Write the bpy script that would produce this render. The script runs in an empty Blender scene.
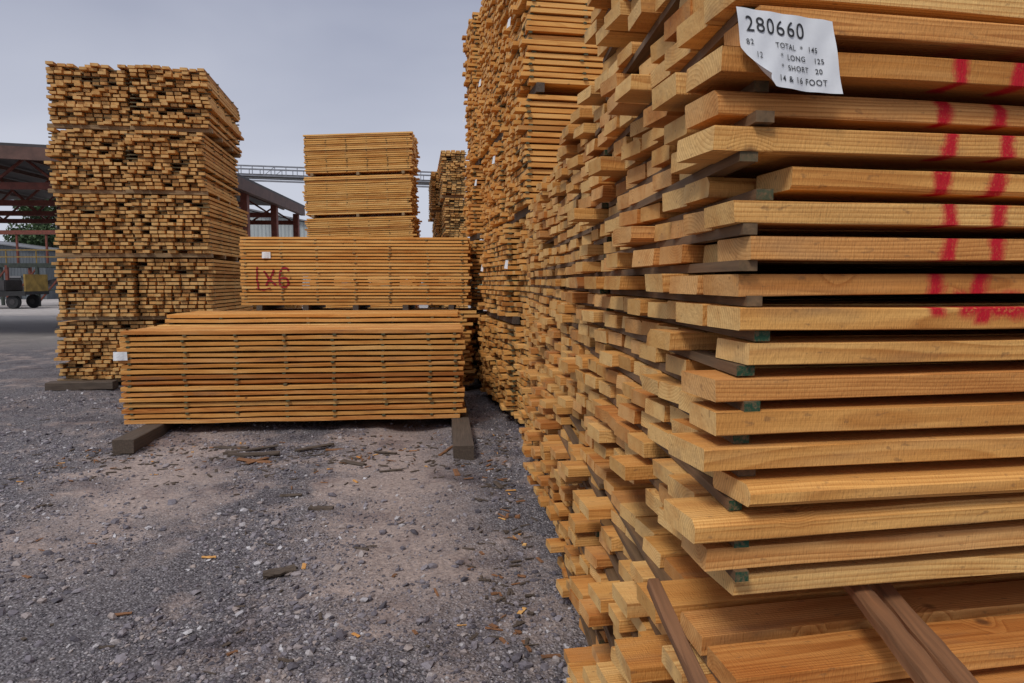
import bpy, bmesh, math, numpy as np
from mathutils import Vector, Matrix
rng = np.random.default_rng(7)
S = bpy.context.scene
COL = S.collection

# ---------------------------------------------------------------- helpers
def link(o, parent=None):
    COL.objects.link(o)
    if parent is not None: o.parent = parent
    return o
def empty(name):
    o = bpy.data.objects.new(name, None); COL.objects.link(o); return o

def hash2(ix, iy, seed):
    h = np.sin(ix*127.1 + iy*311.7 + seed*74.7)*43758.5453
    return h - np.floor(h)
def vnoise(x, y, seed=0):
    x = np.asarray(x, float); y = np.asarray(y, float)
    ix = np.floor(x); iy = np.floor(y); fx = x-ix; fy = y-iy
    fx = fx*fx*(3-2*fx); fy = fy*fy*(3-2*fy)
    a = hash2(ix,iy,seed); b = hash2(ix+1,iy,seed); c = hash2(ix,iy+1,seed); d = hash2(ix+1,iy+1,seed)
    return (a*(1-fx)+b*fx)*(1-fy)+(c*(1-fx)+d*fx)*fy
def ground_h(x, y):
    near = np.clip(1-(np.hypot(x, y)-25)/20, 0, 1)
    return ((vnoise(x*.5,y*.5,1)-.5)*.07 + (vnoise(x*1.7,y*1.7,2)-.5)*.055 + (vnoise(x*5,y*5,3)-.5)*.028 + (vnoise(x*14,y*14,4)-.5)*.010)*near

# ---------------------------------------------------------------- node helpers
def newmat(name):
    m = bpy.data.materials.new(name); m.use_nodes = True
    nt = m.node_tree; nt.nodes.clear()
    out = nt.nodes.new('ShaderNodeOutputMaterial'); b = nt.nodes.new('ShaderNodeBsdfPrincipled')
    nt.links.new(b.outputs[0], out.inputs[0])
    return m, nt, b
class NT:
    def __init__(s, nt): s.nt = nt
    def put(s, sock, v):
        if isinstance(v, bpy.types.NodeSocket): s.nt.links.new(v, sock)
        elif v is not None:
            try: sock.default_value = v
            except Exception: sock.default_value = (*v, 1) if len(v)==3 else v
    def math(s, op, a, b=None, c=None, clamp=False):
        n = s.nt.nodes.new('ShaderNodeMath'); n.operation = op; n.use_clamp = clamp
        s.put(n.inputs[0], a)
        if b is not None: s.put(n.inputs[1], b)
        if c is not None: s.put(n.inputs[2], c)
        return n.outputs[0]
    def vmath(s, op, a, b=None):
        n = s.nt.nodes.new('ShaderNodeVectorMath'); n.operation = op
        s.put(n.inputs[0], a)
        if b is not None: s.put(n.inputs[1], b)
        return n.outputs['Value'] if op in ('DOT_PRODUCT','LENGTH') else n.outputs[0]
    def mix(s, f, a, b, bt='MIX'):
        n = s.nt.nodes.new('ShaderNodeMix'); n.data_type = 'RGBA'; n.blend_type = bt
        s.put(n.inputs[0], f)
        s.put(n.inputs[6], (*a,1) if isinstance(a, tuple) and len(a)==3 else a)
        s.put(n.inputs[7], (*b,1) if isinstance(b, tuple) and len(b)==3 else b)
        return n.outputs[2]
    def noise(s, vec, scale, detail=3, rough=.5, dist=0):
        n = s.nt.nodes.new('ShaderNodeTexNoise')
        if vec is not None: s.nt.links.new(vec, n.inputs['Vector'])
        n.inputs['Scale'].default_value = scale; n.inputs['Detail'].default_value = detail
        n.inputs['Roughness'].default_value = rough; n.inputs['Distortion'].default_value = dist
        return n.outputs[0]
    def vor(s, vec, scale, out='Distance', feature='F1'):
        n = s.nt.nodes.new('ShaderNodeTexVoronoi'); n.feature = feature
        s.nt.links.new(vec, n.inputs['Vector']); n.inputs['Scale'].default_value = scale
        return n.outputs[out]
    def ramp(s, f, stops):
        n = s.nt.nodes.new('ShaderNodeValToRGB'); s.put(n.inputs[0], f)
        e = n.color_ramp.elements
        while len(e) < len(stops): e.new(.5)
        for el, (p, c) in zip(e, stops):
            el.position = p; el.color = (*c, 1) if len(c)==3 else c
        return n.outputs[0]
    def maprange(s, v, a, b, c=0, d=1):
        n = s.nt.nodes.new('ShaderNodeMapRange'); s.put(n.inputs[0], v)
        for i, q in enumerate((a,b,c,d)): n.inputs[i+1].default_value = q
        return n.outputs[0]
    def sep(s, v):
        n = s.nt.nodes.new('ShaderNodeSeparateXYZ'); s.nt.links.new(v, n.inputs[0]); return n.outputs
    def comb(s, x, y, z):
        n = s.nt.nodes.new('ShaderNodeCombineXYZ')
        s.put(n.inputs[0], x); s.put(n.inputs[1], y); s.put(n.inputs[2], z); return n.outputs[0]
    def attr(s, name, out='Vector'):
        n = s.nt.nodes.new('ShaderNodeAttribute'); n.attribute_name = name; return n.outputs[out]
    def bump(s, h, strength, dist, normal=None):
        n = s.nt.nodes.new('ShaderNodeBump'); n.inputs['Strength'].default_value = strength
        n.inputs['Distance'].default_value = dist; s.nt.links.new(h, n.inputs['Height'])
        if normal is not None: s.nt.links.new(normal, n.inputs['Normal'])
        return n.outputs[0]
    def objco(s):
        return s.nt.nodes.new('ShaderNodeTexCoord').outputs['Object']

# yard directions
A = math.radians(10)
U = np.array([math.cos(A), math.sin(A), 0.]); V = np.array([-math.sin(A), math.cos(A), 0.])
UP = np.array([0,0,1.])
P0 = np.array([0.376, 1.23, 0.])

def wood_mat(name, pale, mid, dark, age=0.0, marks=False, near=True):
    m, nt, b = newmat(name); N = NT(nt)
    lc = N.attr('lc'); rnd = N.attr('rnd','Fac'); endf = N.attr('endf','Fac')
    x, y, z = N.sep(lc)
    warp = N.noise(N.comb(N.math('MULTIPLY', x, .9), N.math('MULTIPLY', y, 5), N.math('MULTIPLY', z, 5)), 1.0, 2 if near else 1, .5)
    rad = N.math('SQRT', N.math('ADD', N.math('MULTIPLY', y, y), N.math('MULTIPLY', z, z)))
    rad = N.math('ADD', rad, N.math('MULTIPLY', warp, .06))
    # knots bend the grain
    kn = N.vor(lc, 3.4)
    knm = N.maprange(kn, .03, .07, 1, 0)
    if near: rad = N.math('ADD', rad, N.math('MULTIPLY', N.maprange(kn, .06, .17, 1, 0), .014))
    saw = N.math('FRACT', N.math('MULTIPLY', rad, 140.0))
    ring = N.math('MULTIPLY', N.math('POWER', saw, 1.8), N.maprange(saw, .88, 1.0, 1, 0))
    base = N.ramp(rnd, [(0, dark), (.14, mid), (.45, pale), (.74, mid), (.88, tuple(p*.7+.3*q for p,q in zip(mid,(.55,.22,.06)))), (1, tuple(.5*(p+q) for p, q in zip(dark, mid)))])
    rc = (mid[0]*.58, mid[1]*.42, mid[2]*.28)
    c = N.mix(N.math('MULTIPLY', ring, .85 if near else .5), base, rc)
    if near:
        fib = N.noise(N.comb(N.math('MULTIPLY', x, 6), N.math('MULTIPLY', y, 240), N.math('MULTIPLY', z, 240)), 1.0, 2, .6)
        c = N.mix(N.maprange(fib, .35, .7, 0, .45), c, N.mix(1.0, c, (.58,.46,.36), 'MULTIPLY'))
    ec = N.mix(N.math('MULTIPLY', ring, .6), tuple(.65*q+.35*w for q, w in zip(pale, (.58,.40,.20))), tuple(q*.5 for q in mid))
    ec = N.mix(N.maprange(rnd, .2, 1.0, 0, .85), ec, tuple(q*.60 for q in mid))
    c = N.mix(N.math('MULTIPLY', endf, .8), c, ec)
    # broad tone variation and grime
    g = N.noise(N.comb(N.math('MULTIPLY', x, 1.6), N.math('MULTIPLY', y, 9), N.math('MULTIPLY', z, 9)), 1.0, 3, .6)
    c = N.mix(N.maprange(g, .48, .72, 0, .7+.25*age), c, N.mix(1.0, c, (.68,.46,.28), 'MULTIPLY'))
    c = N.mix(N.maprange(g, .46, .32, 0, .35), c, N.mix(.35, c, (.86,.64,.33)))
    if near:
        st2 = N.noise(N.comb(N.math('MULTIPLY', x, .8), N.math('MULTIPLY', y, 3), N.math('MULTIPLY', z, 3)), 2.3, 3, .65)
        c = N.mix(N.maprange(st2, .58, .74, 0, .50+.2*age), c, (.19,.12,.075))
        spk = N.noise(N.comb(N.math('MULTIPLY', x, 30), N.math('MULTIPLY', y, 70), N.math('MULTIPLY', z, 70)), 1.0, 2, .6)
        c = N.mix(N.maprange(spk, .64, .73, 0, .5), c, (.20,.10,.045))
    c = N.mix(N.math('MULTIPLY', knm, .85), c, (.13,.05,.018))
    if marks:
        oc = N.objco()
        rel = N.vmath('SUBTRACT', oc, tuple(P0))
        a = N.vmath('DOT_PRODUCT', rel, tuple(U)); d = N.vmath('DOT_PRODUCT', rel, tuple(V)); zz = N.sep(oc)[2]
        wob = N.noise(oc, 13, 2, .6); fine = N.noise(oc, 170, 3, .7)
        def stripe(ac, w, z0, z1, slope=0.0):
            aa = N.math('ADD', N.math('SUBTRACT', a, ac), N.math('MULTIPLY', N.math('SUBTRACT', zz, z0), slope))
            aa = N.math('ADD', aa, N.math('MULTIPLY', N.math('SUBTRACT', wob, .5), .045))
            dist = N.math('ADD', N.math('ABSOLUTE', aa), N.math('MULTIPLY', N.math('SUBTRACT', fine, .5), .026))
            q = N.maprange(dist, w*.6, w*1.6, 1, 0)
            q = N.math('MULTIPLY', q, N.maprange(zz, z0-.008, z0+.004, 0, 1))
            return N.math('MULTIPLY', q, N.maprange(zz, z1-.004, z1+.008, 1, 0))
        q = stripe(.458, .015, 1.735, 2.225)
        q = N.math('MAXIMUM', q, stripe(.555, .015, 1.72, 2.225, -.08))
        sx = N.math('ABSOLUTE', N.math('SUBTRACT', a, .58))
        sm = N.math('MULTIPLY', N.maprange(sx, .07, .085, 1, 0), N.maprange(N.math('ABSOLUTE', N.math('ADD', N.math('SUBTRACT', zz, 1.755), N.math('MULTIPLY', N.math('SUBTRACT', wob, .5), .05))), .014, .032, 1, 0))
        q = N.math('MAXIMUM', q, N.math('MULTIPLY', sm, N.maprange(fine, .3, .5, .3, 1)))
        q = N.math('MULTIPLY', q, N.maprange(d, .05, .07, 1, 0))
        q = N.math('MULTIPLY', q, N.maprange(fine, .28, .46, .6, .98))
        c = N.mix(q, c, (.50,.006,.022))
    nt.links.new(c, b.inputs['Base Color'])
    b.inputs['Roughness'].default_value = .75
    b.inputs['Specular IOR Level'].default_value = .22
    if near:
        hgt = N.noise(N.comb(N.math('MULTIPLY', x, 260), N.math('MULTIPLY', y, 60), N.math('MULTIPLY', z, 60)), 1.0, 2, .6)
        nt.links.new(N.bump(hgt, .9, .0028), b.inputs['Normal'])
    return m

M_MARK = wood_mat('fresh_sawn_pine_marked', (.88,.57,.22), (.81,.43,.125), (.60,.27,.07), marks=True)
M_MARKB = wood_mat('reddish_pine_marked', (.80,.43,.15), (.68,.30,.08), (.44,.18,.045), age=.2, marks=True)
M_FRESH = wood_mat('fresh_sawn_pine', (.83,.51,.18), (.76,.39,.11), (.52,.235,.055))
M_FRESHB = wood_mat('fresh_pine_reddish', (.77,.40,.135), (.64,.29,.08), (.42,.17,.045), age=.2)
M_AGED = wood_mat('weathered_pine', (.76,.455,.165), (.66,.345,.105), (.38,.18,.055), age=.4, near=False)
M_MIDW = wood_mat('yard_pine', (.82,.48,.165), (.72,.37,.10), (.44,.20,.055), age=.2, near=False)

def sticker_mat(name, wood, paint):
    m, nt, b = newmat(name); N = NT(nt)
    lc = N.attr('lc'); endf = N.attr('endf','Fac'); x,y,z = N.sep(lc)
    n = N.noise(N.comb(N.math('MULTIPLY', x, 3), N.math('MULTIPLY', y, 60), N.math('MULTIPLY', z, 60)), 1, 3, .6)
    c = N.mix(N.maprange(n,.3,.7), tuple(q*.5 for q in wood), wood)
    if paint:
        n2 = N.noise(lc, 120, 3, .7); rn = N.attr('rnd','Fac')
        f = N.math('MULTIPLY', N.math('MULTIPLY', endf, N.maprange(n2,.40,.55,.25,1)), N.maprange(rn,.25,.35,.1,1))
        c = N.mix(f, c, N.mix(n2, paint, tuple(q*.3 for q in paint)))
    nt.links.new(c, b.inputs['Base Color']); b.inputs['Roughness'].default_value = .8
    nt.links.new(N.bump(n, .6, .002), b.inputs['Normal'])
    return m
M_STICK = sticker_mat('sticker_green_end', (.20,.115,.055), (.014,.085,.038))
M_STICKF = sticker_mat('sticker_weathered', (.16,.12,.055), (.06,.085,.04))
M_BUNK = sticker_mat('bunk_timber', (.105,.075,.055), None)
M_BUNKL = sticker_mat('bunk_timber_light', (.34,.22,.11), None)
M_BUNKR = sticker_mat('bunk_timber_red', (.27,.12,.05), None)

def plain(name, col, rough=.7, metal=0, var=.35, scale=3.0, bump=0):
    m, nt, b = newmat(name); N = NT(nt)
    oc = N.objco(); n = N.noise(oc, scale, 4, .65)
    c = N.mix(N.maprange(n,.3,.7), tuple(q*(1-var) for q in col), tuple(min(1,q*(1+var*.5)) for q in col))
    nt.links.new(c, b.inputs['Base Color']); b.inputs['Roughness'].default_value = rough; b.inputs['Metallic'].default_value = metal
    if bump: nt.links.new(N.bump(n, .5, bump), b.inputs['Normal'])
    return m

# ---------------------------------------------------------------- board mesh builder
class MB:
    def __init__(s):
        s.v=[]; s.lc=[]; s.r=[]; s.loops=[]; s.sizes=[]; s.mat=[]; s.endf=[]; s.n=0
    def boards(s, O, L, W, length, width, thick, mat, R=2, cham=0., bowT=0., bowW=0., jit=0., rnd=None, wane=0.):
        O=np.asarray(O,float).reshape(-1,3); n=len(O)
        L=np.broadcast_to(L,(n,3)); W=np.broadcast_to(W,(n,3)); T=np.cross(L,W)
        length=np.broadcast_to(length,(n,)); width=np.broadcast_to(width,(n,)); thick=np.broadcast_to(thick,(n,))
        if rnd is None: rnd=rng.random(n)
        if cham>0:
            C=8; hw=width/2; ht=thick/2
            ch=np.full((n,4),cham)*rng.uniform(.6,1.5,(n,4))
            if wane>0:
                wm=rng.random((n,4))<wane; ch=np.where(wm, rng.uniform(.006,.016,(n,4)), ch)
            cw=np.stack([hw,hw,hw-ch[:,1],-hw+ch[:,2],-hw,-hw,-hw+ch[:,3],hw-ch[:,0]],1)
            ct=np.stack([-ht+ch[:,0],ht-ch[:,1],ht,ht,ht-ch[:,2],-ht+ch[:,3],-ht,-ht],1)
        else:
            C=4; hw=width/2; ht=thick/2
            cw=np.stack([hw,hw,-hw,-hw],1); ct=np.stack([-ht,ht,ht,-ht],1)
        q=np.linspace(0,1,R); al=q[None,:]*length[:,None]
        bt=bowT*(np.sin(al*rng.uniform(2,5,(n,1))+rng.uniform(0,6.3,(n,1)))*rng.uniform(.2,1,(n,1)))
        bw=bowW*(np.sin(al*rng.uniform(.6,2,(n,1))+rng.uniform(0,6.3,(n,1)))*rng.uniform(.2,1,(n,1)))
        CW=cw[:,None,:]+bw[:,:,None]; CT=ct[:,None,:]+bt[:,:,None]
        if jit>0:
            CW=CW+rng.normal(0,jit,CW.shape); CT=CT+rng.normal(0,jit,CT.shape)*.6
        pos=O[:,None,None,:]+L[:,None,None,:]*al[:,:,None,None]+W[:,None,None,:]*CW[...,None]+T[:,None,None,:]*CT[...,None]
        if R>2:   # ends are not cut perfectly square
            sk=rng.normal(0,.045,(n,1)); pos[:,0]+= L[:,None,:]*((cw*sk)[...,None]+(ct*rng.normal(0,.05,(n,1)))[...,None])
        off=np.stack([rng.uniform(0,60,n), rng.uniform(-.16,.16,n), rng.uniform(-.12,.12,n)],1)
        lc=np.stack([np.broadcast_to(al[:,:,None],CW.shape)+off[:,0][:,None,None], np.broadcast_to(cw[:,None,:],CW.shape)+off[:,1][:,None,None], np.broadcast_to(ct[:,None,:],CW.shape)+off[:,2][:,None,None]],-1)
        s.v.append(pos.reshape(-1,3)); s.lc.append(lc.reshape(-1,3)); s.r.append(np.repeat(rnd,R*C))
        idx=(np.arange(n*R*C).reshape(n,R,C)+s.n)
        i2=np.roll(idx,-1,axis=2)
        quads=np.stack([idx[:,:-1],i2[:,:-1],i2[:,1:],idx[:,1:]],-1).reshape(-1,4)
        s.loops.append(quads.reshape(-1)); s.sizes.append(np.full(len(quads),4)); s.mat.append(np.full(len(quads),mat)); s.endf.append(np.zeros(len(quads)))
        e0=idx[:,0,::-1]; e1=idx[:,-1,:]
        for e in (e0,e1):
            s.loops.append(e.reshape(-1)); s.sizes.append(np.full(n,C)); s.mat.append(np.full(n,mat)); s.endf.append(np.ones(n))
        s.n+=n*R*C
    def build(s, name, mats, parent=None):
        me=bpy.data.meshes.new(name)
        v=np.concatenate(s.v); lo=np.concatenate(s.loops); sz=np.concatenate(s.sizes)
        me.vertices.add(len(v)); me.vertices.foreach_set('co', v.ravel().astype(np.float32))
        me.loops.add(len(lo)); me.loops.foreach_set('vertex_index', lo.astype(np.int32))
        st=np.concatenate([[0],np.cumsum(sz)[:-1]])
        me.polygons.add(len(sz)); me.polygons.foreach_set('loop_start', st.astype(np.int32))
        me.polygons.foreach_set('material_index', np.concatenate(s.mat).astype(np.int32))
        me.update(calc_edges=True); me.shade_flat()
        a=me.attributes.new('lc','FLOAT_VECTOR','POINT'); a.data.foreach_set('vector', np.concatenate(s.lc).ravel().astype(np.float32))
        a=me.attributes.new('rnd','FLOAT','POINT'); a.data.foreach_set('value', np.concatenate(s.r).astype(np.float32))
        a=me.attributes.new('endf','FLOAT','FACE'); a.data.foreach_set('value', np.concatenate(s.endf).astype(np.float32))
        for m in mats: me.materials.append(m)
        o=bpy.data.objects.new(name, me); link(o,parent); return o

def pack(mb, P, u, w, z0, length, na, bw, layers, pitch=.065, th=.044, rec=.03, pr=.15, pamt=.08, rc=.08, ramt=.12,
         R=2, cham=0., bowT=.0, bowW=.0, jit=0., lenvar=.05, gap=.006, skip=0., sticks=None, dvj=.01, duj=.01, bunk=.1,
         bunks=None, bunk_ext=.02, wane=0., tilt=0., shorts=0., stick_jit=.012, widthvar=0., lay_rnd=0., bunk_w=.09, thvar=.0,
         stick_w=.042, stick_in=-.004, mats2=0.):
    """P: corner (end side, front side). u: board direction, w: direction across the pack."""
    P=np.asarray(P,float); v=np.cross(UP,u)
    O=[];LN=[];WD=[];RN=[];TH=[]; info=[]
    for k in range(layers):
        du=rng.normal(0,duj); dv=rng.normal(0,dvj); lr=rng.normal(0,lay_rnd) if lay_rnd else 0
        z=z0+k*pitch+th/2
        info.append((z-th/2, z+th/2, dv))
        for i in range(na):
            if skip and 0<i and rng.random()<skip: continue
            e=rng.uniform(0,rec)
            q=rng.random()
            if q<pr: e=-rng.uniform(.2,1)*pamt
            elif q<pr+rc: e=rng.uniform(.3,1)*ramt
            ww=bw-gap-(rng.uniform(0,widthvar) if widthvar else 0)
            tt=th-(rng.uniform(0,thvar) if thvar else 0)
            o=P+w*((i+.5)*bw)+v*(dv+rng.normal(0,.002))+u*(e+du)
            l=length-e+rng.normal(0,lenvar)
            if shorts and rng.random()<shorts: l-=rng.uniform(.1,.5)
            O.append([o[0],o[1],z-(th-tt)/2+tilt*i*bw]); LN.append(l); WD.append(ww); TH.append(tt); RN.append(np.clip(rng.random()+lr,0,1))
    O=np.array(O);LN=np.array(LN);WD=np.array(WD);TH=np.array(TH);RN=np.array(RN)
    sel=rng.random(len(O))<mats2
    for msk,mt in ((~sel,0),(sel,3)):
        if msk.any(): mb.boards(O[msk],u,v,LN[msk],WD[msk],TH[msk],mt,R=R,cham=cham,bowT=bowT,bowW=bowW,jit=jit,rnd=RN[msk],wane=wane)
    tot=na*bw
    if sticks is None: sticks=list(np.linspace(.07,length-.12,max(2,int(length/.6)+1)))
    SO=[];SL=[]
    for k in range(layers-1):
        z=z0+k*pitch+th+(pitch-th)/2
        for su in sticks:
            st=rng.normal(stick_in,stick_jit)
            o=P+u*(su+rng.normal(0,.012))+w*st
            SO.append([o[0],o[1],z]); SL.append(tot+.02+rng.normal(0,stick_jit)-st)
    if SO: mb.boards(SO,w,-u,np.array(SL),stick_w*rng.uniform(.75,1.05,len(SO)),(pitch-th)-.0012,1,R=2)
    if bunk>0:
        if bunks is None: bunks=[.25,length/2,length-.3]
        if not isinstance(bunk_ext,(list,tuple)): bunk_ext=[bunk_ext*rng.uniform(.3,1.3) for _ in bunks]
        BO=[];BL=[]
        for su,be in zip(bunks,bunk_ext):
            o=P+u*(su+rng.normal(0,.01))-w*be
            BO.append([o[0],o[1],z0-bunk/2]); BL.append(tot+be+.05)
        mb.boards(BO,w,-u,np.array(BL),bunk_w,bunk-.002,2,R=6,cham=.005,jit=.0015)
    return info

M_TAG = plain('tag_paper',(.74,.76,.79),.6,0,.08,20)
M_INK = plain('ink_black',(.02,.02,.022),.6)
M_REDP = plain('red_marking_paint',(.36,.006,.012),.6,0,.4,60)

def small_tag(P, u, a, z, wd, ht, off, parent):
    v=np.cross(UP,u); c=P+u*a-v*off
    bm=bmesh.new(); nx,nz=5,4; g=[]
    for j in range(nz):
        for i in range(nx):
            fx=i/(nx-1)-.5; fz=j/(nz-1)-.5
            q=c+u*(fx*wd)+UP*(z+fz*ht-c[2])-v*(.012*math.sin(fx*5)*(fz-.5))
            g.append(bm.verts.new(q))
    for j in range(nz-1):
        for i in range(nx-1):
            bm.faces.new([g[j*nx+i],g[j*nx+i+1],g[(j+1)*nx+i+1],g[(j+1)*nx+i]])
    me=bpy.data.meshes.new('paper_tag'); bm.to_mesh(me); bm.free(); me.materials.append(M_TAG)
    o=link(bpy.data.objects.new('paper_tag',me),parent)
    return o

# ---------------------------------------------------------------- near row (board ends face the aisle)
Wn=np.array([-.044,1,0.]); Wn/=np.linalg.norm(Wn)
off=0.0
cols=[(9,.15,3),(2,.15,3),(8,.155,2),(8,.155,2),(9,.15,2)]
for ci,(na,bw,hh) in enumerate(cols):
    mb=MB(); near=ci<=1
    base=P0+Wn*off
    hi = dict(R=24,cham=.0018,bowT=.0028,bowW=.005,jit=.0007,wane=.09) if ci==0 else dict(R=6,cham=.0016,bowT=.002,bowW=.003,jit=.0003,wane=.06)
    st=[.062,.95,1.55,2.15,2.75,3.35,4.05]
    # lower pack, pushed a little further into the aisle
    pack(mb, base-U*(.01 if near else -.02)-V*(.03 if ci==0 else 0), U,Wn,.10,4.3,na,bw,15,rec=.09,pr=.22,pamt=.09,rc=.2,ramt=.22,dvj=.014,duj=.018,sticks=st,bunks=[.3,2.1,4.0],widthvar=.028,thvar=.007,stick_in=.012,stick_w=.036,mats2=.35,**hi)
    pack(mb, base+U*(0 if near else .015), U,Wn,1.19,4.3,na,bw,21,rec=.045,pr=.16,pamt=.055,rc=.15,ramt=.15,dvj=.013,duj=.014,sticks=st,bunk=.09,
         bunks=([1.1,2.1,4.0] if ci==0 else [.3,2.1,4.0]),bunk_ext=.01 if ci==0 else .03,widthvar=.022,thvar=.005,stick_in=.012,stick_w=.036,mats2=.25,**hi)
    if hh>2:
        pack(mb, base+U*.02, U,Wn,2.66,4.3,na,bw,12,rec=.04,pr=.2,pamt=.06,rc=.1,ramt=.1,sticks=st,bunks=[.3,2.1,4.0],**hi)
    if ci==0:
        # loose reddish sticks poking out between the packs
        d=np.array([.10,-1.0,-.22]); d/=np.linalg.norm(d)
        Wv=np.cross(UP,d); Wv/=np.linalg.norm(Wv)
        o=base+U*-.055+V*.16; o[2]=1.172
        mb.boards([o],d,Wv,.42,.026,.024,4,R=8,cham=.003,jit=.0012)
        d=np.array([-.06,-1.0,-.10]); d/=np.linalg.norm(d); Wv=np.cross(UP,d); Wv/=np.linalg.norm(Wv)
        o=base+U*.385+V*.16; o[2]=1.168
        mb.boards([o],d,Wv,.42,.042,.030,4,R=8,cham=.004,jit=.0015)
        d=np.array([.04,-1.0,-.22]); d/=np.linalg.norm(d); Wv=np.cross(UP,d); Wv/=np.linalg.norm(Wv)
        o=base+U*.47+V*.24; o[2]=1.165
        mb.boards([o],d,Wv,.42,.040,.022,4,R=8,cham=.004,jit=.0015)
    mb.build('lumber_stack', [M_MARK if near else M_FRESH,M_STICK,M_BUNK,M_MARKB if near else M_FRESHB,M_BUNKR])
    off+=na*bw+.025

# big tag on the near pack
tag=empty('shipping_tag')
face_off=.030
def on_face(a,z,o=face_off): 
    p=P0+U*a-V*o; return Vector((p[0],p[1],z))
bm=bmesh.new(); nx,nz=24,18; g=[]
aw,ah=.182,.124; a0,zt=-.002,2.264
ang=math.radians(-4)
def tagpt(fx,fz,extra=0):
    a=a0+fx*aw*math.cos(ang)+fz*.02
    z=zt-fz*ah+fx*aw*math.sin(ang)
    cl=max(0,(fz-.52)-fx*1.5)
    curl=.03*cl*cl*4+.004*math.sin(fx*7)*fz+.008*max(0,fx-.7)*fz*2+.0012*math.sin(fx*23+fz*9)
    a+=cl*.07; z+=cl*.02
    return on_face(a,z,face_off+curl+extra)
for j in range(nz):
    for i in range(nx): g.append(bm.verts.new(tagpt(i/(nx-1),j/(nz-1))))
for j in range(nz-1):
    for i in range(nx-1):
        f=bm.faces.new([g[j*nx+i],g[(j+1)*nx+i],g[(j+1)*nx+i+1],g[j*nx+i+1]]); f.smooth=True
me=bpy.data.meshes.new('paper'); bm.to_mesh(me); bm.free(); me.materials.append(M_TAG)
link(bpy.data.objects.new('paper',me),tag)
def text_on_tag(txt, fx, fz, size, nm, bold=0, sx=1.0):
    cu=bpy.data.curves.new(nm,'FONT'); cu.body=txt; cu.size=size; cu.extrude=0; cu.offset=bold; cu.space_character=1.15
    o=bpy.data.objects.new(nm,cu); COL.objects.link(o)
    bpy.context.view_layer.update()
    dg=bpy.context.evaluated_depsgraph_get(); m2=bpy.data.meshes.new_from_object(o.evaluated_get(dg))
    bpy.data.objects.remove(o)
    for vv in m2.vertices:
        X,Y=vv.co.x*sx,vv.co.y
        vv.co=tagpt(fx+X/aw, fz-Y/ah, .0014)
    m2.materials.clear(); m2.materials.append(M_INK)
    link(bpy.data.objects.new(nm,m2),tag)
text_on_tag('280660',.07,.30,.036,'number_text',0,.92)
text_on_tag('82',.06,.48,.0135,'grade_text',0,.9)
text_on_tag('TOTAL  *  145',.36,.47,.0125,'total_text',.0001,.9)
text_on_tag('*  LONG    125',.40,.61,.0125,'long_text',.0001,.9)
text_on_tag('12',.14,.64,.0135,'size_text',0,.9)
text_on_tag('*  SHORT   20',.40,.75,.0125,'short_text',.0001,.9)
text_on_tag('14 & 16 FOOT',.36,.91,.0145,'length_text',.0001,.9)

# ---------------------------------------------------------------- tall row beyond
T0=np.array([.165,7.45,0.])
off=0
for ci,(na,bw) in enumerate([(7,.155),(7,.155),(7,.155),(7,.155),(7,.155)]):
    mb=MB()
    base=T0+V*off+U*rng.uniform(-.03,.03)
    n=5
    for p in range(n):
        pack(mb, base+U*rng.uniform(-.08,.08)+V*rng.uniform(-.02,.02),U,V,.10+1.27*p,4.3,na,bw,18,rec=.05,pr=.16,pamt=.06,rc=.14,ramt=.14,R=3,bowT=.002,gap=.008,dvj=.014,duj=.014,widthvar=.02,bunks=[.15,2.1,4.0],lay_rnd=.12)
    ob=mb.build('lumber_stack',[M_MIDW,M_STICKF,M_BUNK])
    for (zz) in ([3.4] if ci%2 else [2.0,4.7]):
        c=base+V*(.6+rng.uniform(-.2,.2))-U*.10
        bmx=bmesh.new()
        q=[c+V*-.06+UP*(zz-.05),c+V*-.06+UP*(zz+.05)+U*.01,c+V*.06+UP*(zz+.06),c+V*.06+UP*(zz-.04)-U*.02]
        bmx.faces.new([bmx.verts.new(t) for t in q]); m3=bpy.data.meshes.new('paper_tag'); bmx.to_mesh(m3); bmx.free(); m3.materials.append(M_TAG)
        link(bpy.data.objects.new('paper_tag',m3),ob)
    off+=na*bw+.05

# ---------------------------------------------------------------- centre stack
Ac=math.radians(5.8); Uc=np.array([math.cos(Ac),math.sin(Ac),0]); Vc=np.array([-math.sin(Ac),math.cos(Ac),0])
C0=np.array([-4.52,7.8,0])
mb=MB()
sc=[.10,.72,1.30,1.86,2.42,3.0,3.55,3.86]
pack(mb,C0,Uc,Vc,.15,3.94,8,.15,17,rec=.02,pr=.08,pamt=.03,rc=.05,ramt=.05,R=26,cham=.002,bowT=.0046,bowW=.005,jit=.0007,lenvar=.02,dvj=.010,duj=.01,sticks=sc,bunk=.15,bunks=[.36,3.92],bunk_ext=[.80,1.42],bunk_w=.21,wane=.07,gap=.005,mats2=.5,lay_rnd=.15,thvar=.004)
cs=mb.build('lumber_stack',[M_FRESH,M_STICKF,M_BUNK,M_FRESHB])
small_tag(C0,Uc,.03,.95,.15,.10,.03,cs)
mb=MB()
pack(mb,C0+Vc*1.28+Uc*.02,Uc,Vc,.15,3.9,8,.15,19,rec=.02,pr=.08,pamt=.03,R=12,cham=.002,bowT=.003,bowW=.004,lenvar=.03,dvj=.008,bunk=.12,gap=.005,sticks=sc[:-1]+[3.8],mats2=.3)
mb.build('lumber_stack',[M_FRESH,M_STICKF,M_BUNK,M_FRESHB])

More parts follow.
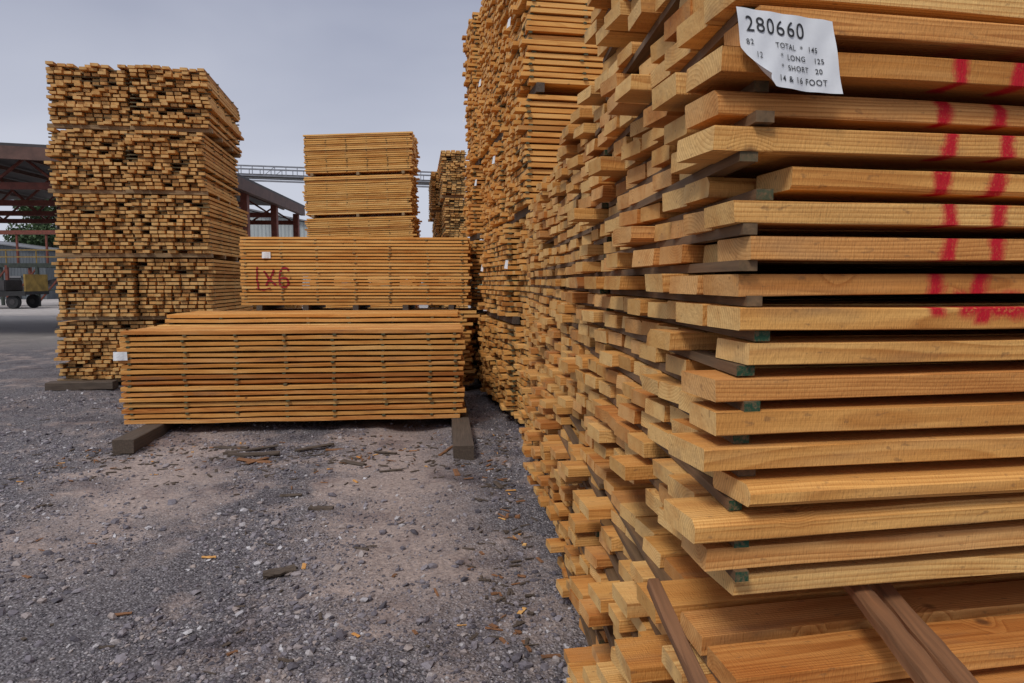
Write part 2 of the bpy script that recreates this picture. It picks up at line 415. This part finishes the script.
# ---------------------------------------------------------------- 1x6 stack
Ad=math.radians(3); Ud=np.array([math.cos(Ad),math.sin(Ad),0]); Vd=np.array([-math.sin(Ad),math.cos(Ad),0])
D0=np.array([-4.30,10.85,0])
mb=MB()
pack(mb,D0,Ud,Vd,.12,3.62,8,.15,19,bunk=.1,R=3)
info=pack(mb,D0,Ud,Vd,1.43,3.62,8,.15,21,pitch=.052,th=.036,rec=.02,pr=.05,pamt=.03,R=3,lenvar=.02,dvj=.005,bunk=.085,bunks=[.3,1.0,1.8,2.6,3.3],cham=.002,sticks=[.08,.65,1.2,1.8,2.35,2.95,3.5],lay_rnd=.15)
ds=mb.build('lumber_stack',[M_MIDW,M_STICKF,M_BUNK])
small_tag(D0,Ud,.42,2.22,.13,.10,.02,ds)
# hand painted 1x6, strokes laid on the faces of the boards only
bm=bmesh.new()
def stroke(pts,w=.026):
    P=[np.array(p,float) for p in pts]
    dense=[]
    for p,q in zip(P[:-1],P[1:]):
        n=max(2,int(np.linalg.norm(q-p)/.005)); 
        for i in range(n): dense.append(p+(q-p)*i/n)
    for p in dense:
        for (lo,hi,dv) in info:
            z0=max(lo,p[1]-w*.5); z1=min(hi,p[1]+w*.5)
            if z1-z0<.001: continue
            c=[(p[0]-w*.5,z0),(p[0]+w*.5,z0),(p[0]+w*.5,z1),(p[0]-w*.5,z1)]
            bm.faces.new([bm.verts.new(D0+Ud*a+Vd*(dv-.0075-rng.uniform(0,.0004))+UP*z) for a,z in c])
def arc(cx,cz,rx,rz,a0,a1,n=18): return [(cx+rx*math.cos(math.radians(a0+(a1-a0)*i/n)),cz+rz*math.sin(math.radians(a0+(a1-a0)*i/n))) for i in range(n+1)]
stroke([(.27,2.02),(.26,1.85),(.285,1.68)]); stroke([(.25,1.69),(.36,1.67),(.47,1.70)],.02)
stroke([(.38,1.96),(.45,1.84),(.55,1.75)]); stroke([(.53,1.98),(.48,1.88),(.40,1.75)])
stroke(arc(.70,1.86,.09,.16,50,180)+arc(.68,1.79,.07,.075,180,520))
me=bpy.data.meshes.new('painted_size_mark'); bm.to_mesh(me); bm.free(); me.materials.append(M_REDP)
link(bpy.data.objects.new('painted_size_mark',me),ds)

# ---------------------------------------------------------------- left tower (ends face the camera)
L0=np.array([-7.72,11.55,0])
mb=MB(); W2=2.5
for p in range(5):
    At=math.radians(9+rng.normal(0,1.3)); Ut=np.array([math.cos(At),math.sin(At),0]); Vt=np.array([-math.sin(At),math.cos(At),0])
    tsh=rng.uniform(-.07,.07)
    for s2 in range(2):
        sh=rng.uniform(-.08,.08)
        base=L0+Ut*(W2+tsh-s2*1.25+(0 if s2 else rng.uniform(-.01,.05)))+Vt*sh
        pack(mb,base,Vt,-Ut,.14+1.075*p,2.7,9,.137,15,pitch=.0665,th=.046,rec=.06,pr=.2,pamt=.08,rc=.2,ramt=.16,R=2,gap=.010,skip=.06,widthvar=.035,dvj=.028,duj=.02,lenvar=.09,bunk=.073,bunks=[.12,.9,1.8,2.5],sticks=[.12,.75,1.4,2.0,2.5],lay_rnd=.2)
mb.build('lumber_stack',[M_AGED,M_STICKF,M_BUNKL])
At=math.radians(9); Ut=np.array([math.cos(At),math.sin(At),0]); Vt=np.array([-math.sin(At),math.cos(At),0])

# loose ground timber by the tower
mb=MB(); o=L0+Ut*-.05-Vt*.30; o[2]=.075
mb.boards([o],Ut,Vt,1.05,.24,.13,0,R=10,cham=.012,jit=.004,bowW=.02)
mb.build('ground_timber',[M_BUNK])

# ---------------------------------------------------------------- back stacks
def backstack(x,y,ang,length,packs,layers,tilt,ends=False,mat=M_MIDW,na=8,pitch=.065,th=.044):
    a=math.radians(ang); u=np.array([math.cos(a),math.sin(a),0]); vv=np.array([-math.sin(a),math.cos(a),0])
    mb=MB(); z=.12
    for p in range(packs):
        sh=rng.uniform(-.12,.12)
        if ends: 
            base=np.array([x,y,0])+u*(na*.15+sh)+vv*rng.uniform(-.05,.05)
            pack(mb,base,vv,-u,z,length,na,.15,layers,pitch=pitch,th=th,rec=.08,pr=.2,pamt=.1,rc=.15,gap=.012,skip=.05,widthvar=.02,bunk=.1,R=2,duj=.02,dvj=.02,lay_rnd=.1)
        else:
            pack(mb,np.array([x,y,0])+u*sh,u,vv,z,length,na,.15,layers,pitch=pitch,th=th,rec=.03,pr=.1,pamt=.06,bunk=.1,R=2,lenvar=.04,lay_rnd=.15)
        z+=layers*pitch+.1
    ob=mb.build('lumber_stack',[mat,M_STICKF,M_BUNKL]); return ob
ob=backstack(-6.65,22.5,-2,3.5,5,19,0,th=.047)
ob.rotation_euler=(0,math.radians(-1.4),0)
backstack(-2.75,24.0,8,4.3,4,20,0,ends=True,na=4)
backstack(-2.15,21.5,8,4.3,4,21,0,ends=True,na=5)

# ---------------------------------------------------------------- ground
m,nt,b=newmat('gravel_ground'); N=NT(nt); oc=N.objco()
big=N.noise(oc,.42,4,.62); med=N.noise(oc,2.3,4,.65); fine=N.noise(oc,34,3,.7); gr=N.noise(oc,210,2,.7)
v1n=nt.nodes.new('ShaderNodeTexVoronoi'); nt.links.new(oc,v1n.inputs['Vector']); v1n.inputs['Scale'].default_value=60
v1=v1n.outputs['Distance']; v1c=N.sep(v1n.outputs['Color'])[0]; v2c=N.sep(v1n.outputs['Color'])[1]
a=N.vmath('DOT_PRODUCT',oc,tuple(U)); yy=N.sep(oc)[1]
dirt=N.math('ADD',N.math('MULTIPLY',big,.5),N.math('MULTIPLY',med,.5))
# compacted wheel tracks of bare dirt running along the aisle
def track(off,w,yl,yh):
    t_=N.maprange(N.math('ABSOLUTE',N.math('ADD',N.math('ADD',a,off),N.math('MULTIPLY',N.math('SUBTRACT',med,.5),1.3))),.1,w,1,0)
    return N.math('MULTIPLY',t_,N.maprange(yy,yl,yh,0,1))
band=N.math('MAXIMUM',track(.05,.85,3.0,4.0),N.math('MULTIPLY',track(2.3,.9,3.5,5.0),.75))
dm=N.math('ADD',N.maprange(dirt,.49,.58,0,.75),band,clamp=True)
cg=N.mix(v1c,(.082,.074,.086),(.30,.275,.295))
cg=N.mix(N.maprange(v2c,.75,1,0,.8),cg,(.42,.40,.42))
cg=N.mix(N.maprange(v1,.35,.7,0,.7),cg,(.05,.043,.045))
cd=N.mix(N.maprange(fine,.3,.7),(.25,.185,.160),(.46,.365,.325))
cd=N.mix(N.maprange(gr,.5,.75,0,.6),cd,(.11,.085,.078))
c=N.mix(N.math('MULTIPLY',dm,N.maprange(fine,.35,.6,.55,.97)),cg,cd)
c=N.mix(N.maprange(N.noise(oc,1.1,4,.65),.52,.66,0,.7),c,N.mix(1.0,c,(.46,.41,.44),'MULTIPLY'))
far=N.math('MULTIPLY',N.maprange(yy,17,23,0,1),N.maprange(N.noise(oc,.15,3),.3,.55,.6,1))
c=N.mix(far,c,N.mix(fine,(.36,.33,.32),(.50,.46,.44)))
c=N.mix(N.maprange(yy,90,130),c,(.10,.12,.06))
nt.links.new(c,b.inputs['Base Color']); b.inputs['Roughness'].default_value=.8
b.inputs['Specular IOR Level'].default_value=.35
h=N.math('ADD',N.math('MULTIPLY',N.maprange(v1,0,.6,1,0),N.math('SUBTRACT',1.1,dm)),fine)
nt.links.new(N.bump(h,1.0,.014),b.inputs['Normal']); M_GROUND=m

def graded(lo,hi,fl,fh,fine,n):
    core=np.arange(fl,fh,fine)
    left=fl-(np.geomspace(1,1+abs(fl-lo),n)-1)[1:][::-1]; right=fh+(np.geomspace(1,1+abs(hi-fh),n)-1)[0:]
    return np.concatenate([left,core,right])
xs=graded(-700,700,-9,4,.05,40); ys=graded(-60,900,1.5,14,.05,50)
X,Y=np.meshgrid(xs,ys); Z=ground_h(X,Y)
ny,nx=X.shape
me=bpy.data.meshes.new('ground')
me.vertices.add(nx*ny); me.vertices.foreach_set('co',np.stack([X,Y,Z],-1).ravel().astype(np.float32))
I=np.arange(nx*ny).reshape(ny,nx); q=np.stack([I[:-1,:-1],I[:-1,1:],I[1:,1:],I[1:,:-1]],-1).reshape(-1,4)
me.loops.add(q.size); me.loops.foreach_set('vertex_index',q.ravel().astype(np.int32))
me.polygons.add(len(q)); me.polygons.foreach_set('loop_start',(np.arange(len(q))*4).astype(np.int32))
me.update(calc_edges=True)
me.materials.append(M_GROUND); link(bpy.data.objects.new('ground',me))

# gravel stones
bm=bmesh.new(); bmesh.ops.create_icosphere(bm,subdivisions=1,radius=1); bm.verts.ensure_lookup_table()
bv=np.array([v.co[:] for v in bm.verts]); bf=np.array([[v.index for v in f.verts] for f in bm.faces]); bm.free()
def stones(x,y,r,name,mat):
    n=len(x)
    sc=rng.uniform(.6,1.25,(n,3)); sc[:,2]*=.62
    base=bv[None]*(1+rng.normal(0,.2,(n,len(bv),1)))*sc[:,None,:]*r[:,None,None]
    th=rng.uniform(0,6.283,n); tl=rng.normal(0,.35,n)
    cx,sx=np.cos(tl),np.sin(tl)
    yv=base[...,1]*cx[:,None]-base[...,2]*sx[:,None]; zv=base[...,1]*sx[:,None]+base[...,2]*cx[:,None]; xv=base[...,0]
    c_,s_=np.cos(th)[:,None],np.sin(th)[:,None]
    p=np.stack([xv*c_-yv*s_+x[:,None], xv*s_+yv*c_+y[:,None], zv+(ground_h(x,y)+r*.18)[:,None]],-1)
    me=bpy.data.meshes.new(name); me.vertices.add(n*len(bv)); me.vertices.foreach_set('co',p.ravel().astype(np.float32))
    f=(bf[None]+(np.arange(n)*len(bv))[:,None,None]).reshape(-1,3)
    me.loops.add(f.size); me.loops.foreach_set('vertex_index',f.ravel().astype(np.int32))
    me.polygons.add(len(f)); me.polygons.foreach_set('loop_start',(np.arange(len(f))*3).astype(np.int32)); me.update(calc_edges=True); me.shade_flat()
    a=me.attributes.new('rnd','FLOAT','POINT'); a.data.foreach_set('value',np.repeat(rng.random(n),len(bv)).astype(np.float32))
    me.materials.append(mat); return link(bpy.data.objects.new(name,me))
m,nt,b=newmat('gravel_stone'); N=NT(nt); rn=N.attr('rnd','Fac'); oc=N.objco()
c=N.ramp(rn,[(0,(.065,.058,.072)),(.35,(.155,.14,.165)),(.7,(.27,.245,.27)),(.88,(.34,.28,.255)),(.95,(.42,.40,.42)),(1,(.56,.55,.58))])
c=N.mix(N.maprange(N.noise(oc,90,3,.7),.4,.7,0,.6),c,N.mix(1.0,c,(.5,.45,.42),'MULTIPLY'))
c=N.mix(N.maprange(N.noise(oc,1.1,4,.65),.52,.66,0,.55),c,N.mix(1.0,c,(.5,.46,.5),'MULTIPLY'))
nt.links.new(c,b.inputs['Base Color']); b.inputs['Roughness'].default_value=.65; M_STONE=m
n=85000
yy_=2.4+(rng.random(n)**1.4)*9; xx_=rng.uniform(-.80*yy_-.3, np.full(n,.75))
den=vnoise(xx_*.8,yy_*.8,11)*.5+vnoise(xx_*2.6,yy_*2.6,12)*.5
aa=xx_*U[0]+yy_*U[1]; bandd=np.maximum(np.clip(1-np.abs(aa+.05)/.9,0,1)*np.clip((yy_-3.0)/1.0,0,1),.8*np.clip(1-np.abs(aa+2.3)/.9,0,1)*np.clip((yy_-3.5)/1.2,0,1))
keep=rng.random(n)<np.clip((den-.30)*2.8,.06,1)*(1-.85*bandd)
xx_,yy_=xx_[keep],yy_[keep]
r=np.clip(rng.lognormal(math.log(.0072),.50,len(xx_)),.003,.030)
stones(xx_,yy_,r,'gravel',M_STONE)
n=420; y2=rng.uniform(3,11,n); x2=rng.uniform(-.8*y2,np.full(n,.4)); stones(x2,y2,rng.uniform(.015,.036,n),'loose_rocks',M_STONE)

# wood debris
mb=MB()
def debris(x,y,l,w,t,ang,mat):
    a=math.radians(ang); d=np.array([math.cos(a),math.sin(a),rng.normal(0,.04)]); d/=np.linalg.norm(d); wv=np.cross(UP,d); wv/=np.linalg.norm(wv)
    z=float(ground_h(np.array(x),np.array(y)))+t*.5+.003
    mb.boards([[x,y,z]],d,wv,l,w,t,mat,R=7,cham=t*.3,jit=t*.18,bowW=w*.6,bowT=t*.4)
for (x,y,l,w,t,a,mt) in [(-1.62,5.30,.19,.06,.03,2,2),(-1.95,5.60,.18,.035,.016,4,2),(-1.52,4.02,.19,.07,.035,28,2),(-1.05,4.4,.10,.02,.01,-15,2),
      (-2.9,6.85,.5,.08,.025,12,2),(-2.3,7.1,.42,.06,.025,35,2),(-1.7,6.7,.3,.06,.02,-30,2),(-2.6,6.6,.25,.045,.015,60,3),(-1.25,6.3,.22,.03,.01,20,2),(-3.2,7.2,.4,.05,.015,-10,2),
      (-3.0,6.95,.55,.05,.02,25,2),(-2.75,6.75,.35,.07,.02,-5,3),(-2.0,7.2,.3,.05,.015,15,3),(-1.45,7.1,.26,.04,.015,-20,2),
      (-.75,6.9,.45,.03,.015,75,3),(-.5,6.2,.25,.05,.012,100,3),(.05,5.0,.2,.04,.012,85,3),(-.2,6.6,.3,.04,.012,70,2),(-.1,5.8,.22,.04,.012,110,2)]:
    debris(x,y,l,w,t,a,mt)
for i in range(700):
    q=rng.random()
    if q<.6: x,y=rng.uniform(-4.6,-.4),rng.normal(6.9,.45)
    elif q<.85: y=rng.uniform(3,8); x=.28-.044*y-abs(rng.normal(0,.16))
    else: y=rng.uniform(3,10); x=rng.uniform(-.75*y,.2)
    debris(x,y,rng.uniform(.015,.10),rng.uniform(.006,.026),rng.uniform(.003,.010),rng.uniform(0,180),2 if rng.random()<.75 else (3 if rng.random()<.8 else 0))
mb.build('wood_debris',[M_AGED,M_STICKF,M_BUNK,M_BUNKR])

# ---------------------------------------------------------------- background structures
def box(name, size, loc, mat, parent=None, rot=(0,0,0), bev=0):
    bm=bmesh.new(); bmesh.ops.create_cube(bm,size=1)
    for v in bm.verts: v.co=Vector((v.co.x*size[0],v.co.y*size[1],v.co.z*size[2]))
    if bev: bmesh.ops.bevel(bm,geom=bm.edges[:],offset=bev,segments=2,affect='EDGES')
    me=bpy.data.meshes.new(name); bm.to_mesh(me); bm.free(); me.materials.append(mat)
    o=bpy.data.objects.new(name,me); o.location=loc; o.rotation_euler=rot; return link(o,parent)
def beam(name,p,q,w,h,mat,parent):
    p=Vector(p);q=Vector(q); d=q-p; o=box(name,(d.length,w,h),(p+q)/2,mat,parent)
    o.rotation_mode='QUATERNION'; o.rotation_quaternion=d.to_track_quat('X','Z'); return o

M_RUST=plain('red_oxide_steel',(.18,.05,.032),.6,.2,.4,6)
M_ROOFD=plain('dark_roof_sheet',(.05,.045,.048),.6,.2,.4,2)
M_FASC=plain('fascia_brown',(.11,.055,.042),.6,.1,.4,3)
shed=empty('open_shed')
def sp(a,d,z):
    e0=np.array([-9.1,19.9,0]); e1=np.array([-10.07,33.7,0]); dv=(e1-e0)/np.linalg.norm(e1-e0); lu=-np.array([dv[1],-dv[0],0])
    p=e0+dv*d+lu*a; return (p[0],p[1],z)
def quadbox(name,corners,thick,mat):
    bm=bmesh.new(); lo=[bm.verts.new(c) for c in corners]; hi=[bm.verts.new((c[0],c[1],c[2]+thick)) for c in corners]
    bm.faces.new(lo[::-1]); bm.faces.new(hi)
    for i in range(4): bm.faces.new([lo[i],lo[(i+1)%4],hi[(i+1)%4],hi[i]])
    bmesh.ops.recalc_face_normals(bm,faces=bm.faces[:])
    me=bpy.data.meshes.new(name); bm.to_mesh(me); bm.free(); me.materials.append(mat); link(bpy.data.objects.new(name,me),shed)
quadbox('roof_sheet_east',[sp(0,0,5.4),sp(0,13.8,5.4),sp(10,13.8,5.8),sp(10,0,5.8)],.08,M_ROOFD)
quadbox('roof_sheet_west',[sp(10,0,5.8),sp(10,13.8,5.8),sp(20,13.8,5.4),sp(20,0,5.4)],.08,M_ROOFD)
beam('eave_beam',sp(.1,0.05,5.2),sp(.1,13.75,5.2),.2,.4,M_FASC,shed)
beam('front_fascia_east',sp(.02,.06,5.22),sp(9.9,.06,5.62),.12,.36,M_FASC,shed)
beam('front_fascia_west',sp(10.1,.06,5.62),sp(20,.06,5.22),.12,.36,M_FASC,shed)
hz=lambda t: 5.25+.4*(t/10 if t<10 else (20-t)/10)
for d in (1.0,5.65,9.6,13.4):
    for a_ in (.35,19.6):
        beam('post',sp(a_,d,-.05),sp(a_,d,5.05),.24,.24,M_RUST,shed)
    beam('truss_chord',sp(.4,d+.2,4.65),sp(19.6,d+.2,4.65),.14,.2,M_RUST,shed)
    for k in range(10):
        a1=.6+k*1.9
        beam('truss_web',sp(a1,d+.2,4.7),sp(a1+.95,d+.2,hz(a1+.95)),.07,.07,M_RUST,shed)
        beam('truss_web',sp(a1+.95,d+.2,hz(a1+.95)),sp(a1+1.9,d+.2,4.7),.07,.07,M_RUST,shed)
for k in range(9):
    a1=1+k*2.2; z=hz(a1)+.03
    beam('purlin',sp(a1,.2,z),sp(a1,13.7,z),.08,.12,M_FASC,shed)

backstack(-17.5,29,4,3.6,1,17,0,mat=M_AGED); backstack(-13.2,30,4,3.6,2,15,0,mat=M_AGED)

def corr(name,col,pitch):
    m,nt,b=newmat(name); N=NT(nt); oc=N.objco(); x,y,z=N.sep(oc)
    s_=N.math('SINE',N.math('MULTIPLY',N.math('ADD',x,y),6.283/pitch))
    n=N.noise(N.comb(N.math('MULTIPLY',x,1.5),y,N.math('MULTIPLY',z,.3)),1.2,5,.65)
    c=N.mix(N.maprange(n,.4,.7,0,.6),col,tuple(q*.55 for q in col)); nt.links.new(c,b.inputs['Base Color'])
    b.inputs['Roughness'].default_value=.5; b.inputs['Metallic'].default_value=.2; nt.links.new(N.bump(s_,.8,.03),b.inputs['Normal']); return m
M_BLUEM=corr('grey_metal_siding',(.11,.125,.14),.3); M_PALEM=corr('pale_metal_siding',(.42,.46,.46),.3)
M_ROOFG=plain('grey_metal_roof',(.20,.20,.21),.45,.4,.2,.6); M_DARK=plain('dark_opening',(.02,.02,.022),.8)
def metal_building(x,y,w,d,h,rise,mat,rot,doors):
    e=empty('metal_building'); e.location=(x,y,0); e.rotation_euler=(0,0,rot)
    bm=bmesh.new()
    pts=[(-w/2,0),(w/2,0),(w/2,h),(0,h+rise),(-w/2,h)]
    f=[bm.verts.new((a_,-d/2,z)) for a_,z in pts]; g_=[bm.verts.new((a_,d/2,z)) for a_,z in pts]
    bm.faces.new(f); bm.faces.new(g_[::-1])
    for i in (0,1,4): bm.faces.new([f[i],g_[i],g_[(i+1)%5],f[(i+1)%5]])
    bmesh.ops.recalc_face_normals(bm,faces=bm.faces[:])
    me=bpy.data.meshes.new('walls'); bm.to_mesh(me); bm.free(); me.materials.append(mat); link(bpy.data.objects.new('walls',me),e)
    for sg in (-1,1):
        p=math.atan2(rise,w/2); L=math.hypot(rise,w/2)+.4
        box('roof_panel',(L,d+.8,.12),(sg*(w/4+.1),0,h+rise/2+.1),M_ROOFG,e,rot=(0,sg*p,0))
    for (dx,dw,dh) in doors:
        box('door_opening',(dw,.12,dh),(dx,-d/2-.03,dh/2),M_DARK,e)
        box('door_lintel',(dw+.3,.2,.2),(dx,-d/2-.05,dh+.1),M_ROOFG,e)
    return e
metal_building(-62,78,26,18,5.0,1.6,M_BLUEM,.12,[(4,5,4),(10,1.1,2.2),(-5,5,4)])
metal_building(-24,62,16,14,6.3,1.6,M_PALEM,.1,[(-3,4,4),(3,4,4)])

# overhead conveyor gantry
M_STEEL=plain('galvanised_steel',(.22,.23,.26),.5,.3,.25,2)
g=empty('overhead_conveyor')
xa,xb,yg=-19,-3,45.0; n=22
def gz(x): return 8.75-(x-xa)*.035
for dy in (0,1.4):
    for dz in (0,.6): beam('chord',(xa,yg+dy,gz(xa)+dz),(xb,yg+dy,gz(xb)+dz),.09,.09,M_STEEL,g)
    for k in range(n):
        x0=xa+(xb-xa)*k/n; x1=xa+(xb-xa)*(k+1)/n
        beam('web',(x0,yg+dy,gz(x0)),(x0,yg+dy,gz(x0)+.6),.04,.04,M_STEEL,g)
        if k%4==0: beam('diagonal',(x0,yg+dy,gz(x0)),(x1,yg+dy,gz(x1)+.6),.03,.03,M_STEEL,g)
beam('belt_bed',(xa,yg+.7,gz(xa)+.08),(xb,yg+.7,gz(xb)+.08),1.1,.1,M_ROOFD,g)
beam('pipe',(xa,yg-.1,gz(xa)-.35),(xb,yg-.1,gz(xb)-.35),.10,.10,M_STEEL,g)
for x in (-18,-12.5,-3.6):
    for dy in (0,1.4): beam('leg',(x,yg+dy,0),(x,yg+dy,gz(x)),.18,.18,M_STEEL,g)
    beam('brace',(x,yg,1),(x,yg+1.4,gz(x)-.5),.06,.06,M_STEEL,g)

M_GRN=plain('dark_machine_paint',(.035,.045,.035),.5,.1,.5,3); M_BLK=plain('black_rubber',(.02,.02,.022),.8); M_YEL=plain('faded_yellow_paint',(.28,.18,.04),.6,.1,.5,2)
f=empty('sorting_conveyor')
fx,fy=-34.0,50.0
for k in range(6):
    x=fx-5+k*2.2
    for dy in (0,2.4):
        beam('leg',(x,fy+dy,0),(x,fy+dy,3.0),.18,.18,M_RUST if k%2 else M_GRN,f)
    beam('cross',(x,fy,2.9),(x,fy+2.4,2.9),.12,.14,M_GRN,f)
    if k<5: beam('brace',(x,fy,.3),(x+2.2,fy,2.8),.10,.10,M_RUST,f)
    beam('rail_post',(x,fy,3.0),(x,fy,4.1),.06,.06,M_YEL,f)
    beam('tower_post',(x,fy+1.2,3.0),(x,fy+1.2,5.4),.12,.12,M_RUST,f)
for z in (1.2,3.0,3.6,4.1): beam('rail',(fx-5.2,fy-.04,z),(fx+6.2,fy-.04,z),.08,.08 if z!=3.0 else .3,M_YEL if z>3.2 else M_GRN,f)
beam('upper_beam',(fx-5.3,fy+1.2,5.45),(fx+6.3,fy+1.2,5.45),.3,.3,M_RUST,f)
beam('inclined_belt',(fx-4,fy+1.2,.8),(fx+6,fy+1.2,3.4),1.1,.25,M_ROOFD,f)
def wheel(x,y,r,wd,par):
    bm=bmesh.new(); bmesh.ops.create_cone(bm,cap_ends=True,segments=20,radius1=r,radius2=r,depth=wd)
    bmesh.ops.bevel(bm,geom=[e_ for e_ in bm.edges if any(len(q_.verts)>4 for q_ in e_.link_faces)],offset=r*.1,segments=2,affect='EDGES')
    me=bpy.data.meshes.new('wheel'); bm.to_mesh(me); bm.free(); me.materials.append(M_BLK)
    o=bpy.data.objects.new('wheel',me); o.location=(x,y,r); o.rotation_euler=(math.pi/2,0,0); link(o,par)
    bm=bmesh.new(); bmesh.ops.create_cone(bm,cap_ends=True,segments=14,radius1=r*.45,radius2=r*.4,depth=wd+.04)
    me=bpy.data.meshes.new('hub'); bm.to_mesh(me); bm.free(); me.materials.append(M_ROOFD)
    o=bpy.data.objects.new('hub',me); o.location=(x,y,r); o.rotation_euler=(math.pi/2,0,0); link(o,par)
t=empty('flatbed_trailer'); tx,ty=-35.2,46.5
box('deck',(6,2.3,.22),(tx,ty,1.05),M_BLK,t,bev=.03); box('side_rail',(6,.1,.3),(tx,ty-1.2,1.02),M_DARK,t)
box('load_block',(3.8,1.7,.75),(tx-.5,ty,1.54),M_ROOFD,t,bev=.05); box('headboard',(.12,2.2,1.2),(tx+2.9,ty,1.7),M_YEL,t)
for wx in (-2.0,-1.0,2.0):
    for dy in (-.95,.95): wheel(tx+wx,ty+dy,.46,.3,t)

# foliage
m,nt,b=newmat('foliage'); N=NT(nt); oc=N.objco(); rn=N.noise(oc,.9,3,.7)
c=N.ramp(rn,[(.3,(.018,.04,.012)),(.55,(.045,.085,.025)),(.75,(.09,.13,.04))]); nt.links.new(c,b.inputs['Base Color']); b.inputs['Roughness'].default_value=.7; M_LEAF=m
M_BARK=plain('bark',(.08,.06,.045),.9,0,.4,6)
def leafcloud(cent,rad,per,size):
    P=[];
    for c_,r_ in zip(cent,rad):
        d=rng.normal(0,1,(per,3)); d/=np.linalg.norm(d,axis=1)[:,None]
        P.append(np.array(c_)+d*r_*(rng.random((per,1))**.45)*np.array([1,1,.8]))
    P=np.concatenate(P); n=len(P)
    a_=rng.normal(0,1,(n,3)); a_/=np.linalg.norm(a_,axis=1)[:,None]; b_=np.cross(a_,rng.normal(0,1,(n,3))); b_/=np.linalg.norm(b_,axis=1)[:,None]
    s_=rng.uniform(.6,1.3,(n,1))*size
    return np.stack([P-a_*s_,P-b_*s_*.6,P+a_*s_,P+b_*s_*.6],1)
def quadmesh(name,Q,mat,parent=None):
    me=bpy.data.meshes.new(name); n=len(Q); me.vertices.add(n*4); me.vertices.foreach_set('co',Q.ravel().astype(np.float32))
    me.loops.add(n*4); me.loops.foreach_set('vertex_index',np.arange(n*4,dtype=np.int32)); me.polygons.add(n); me.polygons.foreach_set('loop_start',(np.arange(n)*4).astype(np.int32)); me.update(calc_edges=True); me.shade_flat()
    me.materials.append(mat); return link(bpy.data.objects.new(name,me),parent)
def tree(x,y,h,name='broadleaf_tree'):
    e=empty(name)
    def limb(p,q,r0,r1):
        p=np.array(p,float);q=np.array(q,float);bm=bmesh.new()
        d=q-p;L=np.linalg.norm(d)
        bmesh.ops.create_cone(bm,cap_ends=True,segments=9,radius1=r0,radius2=r1,depth=L)
        M=Vector(d).to_track_quat('Z','Y').to_matrix().to_4x4(); M.translation=Vector((p+q)/2); bm.transform(M)
        me=bpy.data.meshes.new('limb'); bm.to_mesh(me); bm.free(); me.materials.append(M_BARK); link(bpy.data.objects.new('limb',me),e)
    limb((x,y,-.1),(x+.1,y,h*.6),h*.025,h*.012)
    cs=[];rs=[]
    for k in range(16):
        an=rng.uniform(0,6.28); z=h*rng.uniform(.38,.95); rr=h*.26*math.sin(min(1,(1.1-z/h)*2.2))*rng.uniform(.4,1.1)
        c_=(x+rr*math.cos(an),y+rr*math.sin(an),z); limb((x,y,z*.6),c_,h*.009,h*.003); cs.append(c_); rs.append(h*rng.uniform(.08,.14))
    quadmesh('crown',leafcloud(cs,rs,420,.14*h/9),M_LEAF,e)
tree(-58,88,15); tree(-66,96,14)
cs=[];rs=[]
for k_ in range(340):
    x=rng.uniform(-130,90); y=rng.uniform(125,140); hgt=6.5+4*vnoise(x*.08,0,5)+1.5*rng.random()
    for z in (.3,.6,.85):
        cs.append((x+rng.normal(0,1),y,hgt*z)); rs.append(2.0*(1.15-z*.5))
quadmesh('distant_treeline',leafcloud(cs,rs,60,.5),M_LEAF)

# ---------------------------------------------------------------- sky + light
SUN_EL=math.radians(48); SUN_AZ=math.radians(-150)
w=bpy.data.worlds.new('World'); S.world=w; w.use_nodes=True; nt=w.node_tree; nt.nodes.clear(); N=NT(nt)
out=nt.nodes.new('ShaderNodeOutputWorld'); bg=nt.nodes.new('ShaderNodeBackground'); nt.links.new(bg.outputs[0],out.inputs[0])
sky=nt.nodes.new('ShaderNodeTexSky'); sky.sky_type='NISHITA'; sky.sun_disc=False; sky.sun_elevation=SUN_EL; sky.sun_rotation=SUN_AZ
gen=nt.nodes.new('ShaderNodeTexCoord').outputs['Generated']; x,y,z=N.sep(gen)
cl=N.noise(N.comb(x,y,N.math('MULTIPLY',z,2.8)),1.8,4,.5,.3)
zz=N.math('ADD',z,N.math('MULTIPLY',N.math('SUBTRACT',cl,.5),.26))
c=N.ramp(zz,[(0,(.59,.61,.70)),(.18,(.60,.62,.71)),(.40,(.33,.355,.465)),(.6,(.55,.57,.65)),(1,(.98,1.0,1.06))])
c10=N.vmath('MULTIPLY',c,(10,10,10))
col=N.mix(.92,sky.outputs[0],c10)
nt.links.new(col,bg.inputs[0]); bg.inputs[1].default_value=.1
sd=bpy.data.lights.new('sun','SUN'); sd.energy=1.5; sd.angle=math.radians(14); sd.color=(1,.95,.87)
sd.energy=1.5
so=link(bpy.data.objects.new('sun',sd))
dirv=Vector((math.sin(SUN_AZ)*math.cos(SUN_EL),math.cos(SUN_AZ)*math.cos(SUN_EL),math.sin(SUN_EL)))
so.rotation_euler=dirv.to_track_quat('Z','Y').to_euler(); so.location=dirv*30
sd.energy=1.8

S.view_settings.view_transform='Standard'; S.view_settings.look='None'; S.view_settings.exposure=0
cam=bpy.data.cameras.new('camera'); cam.lens=24; cam.sensor_width=36; cam.clip_end=2000; cam.clip_start=.05
co=link(bpy.data.objects.new('camera',cam)); co.location=(0,0,1.8); co.rotation_euler=(math.radians(85),0,0)
S.camera=co
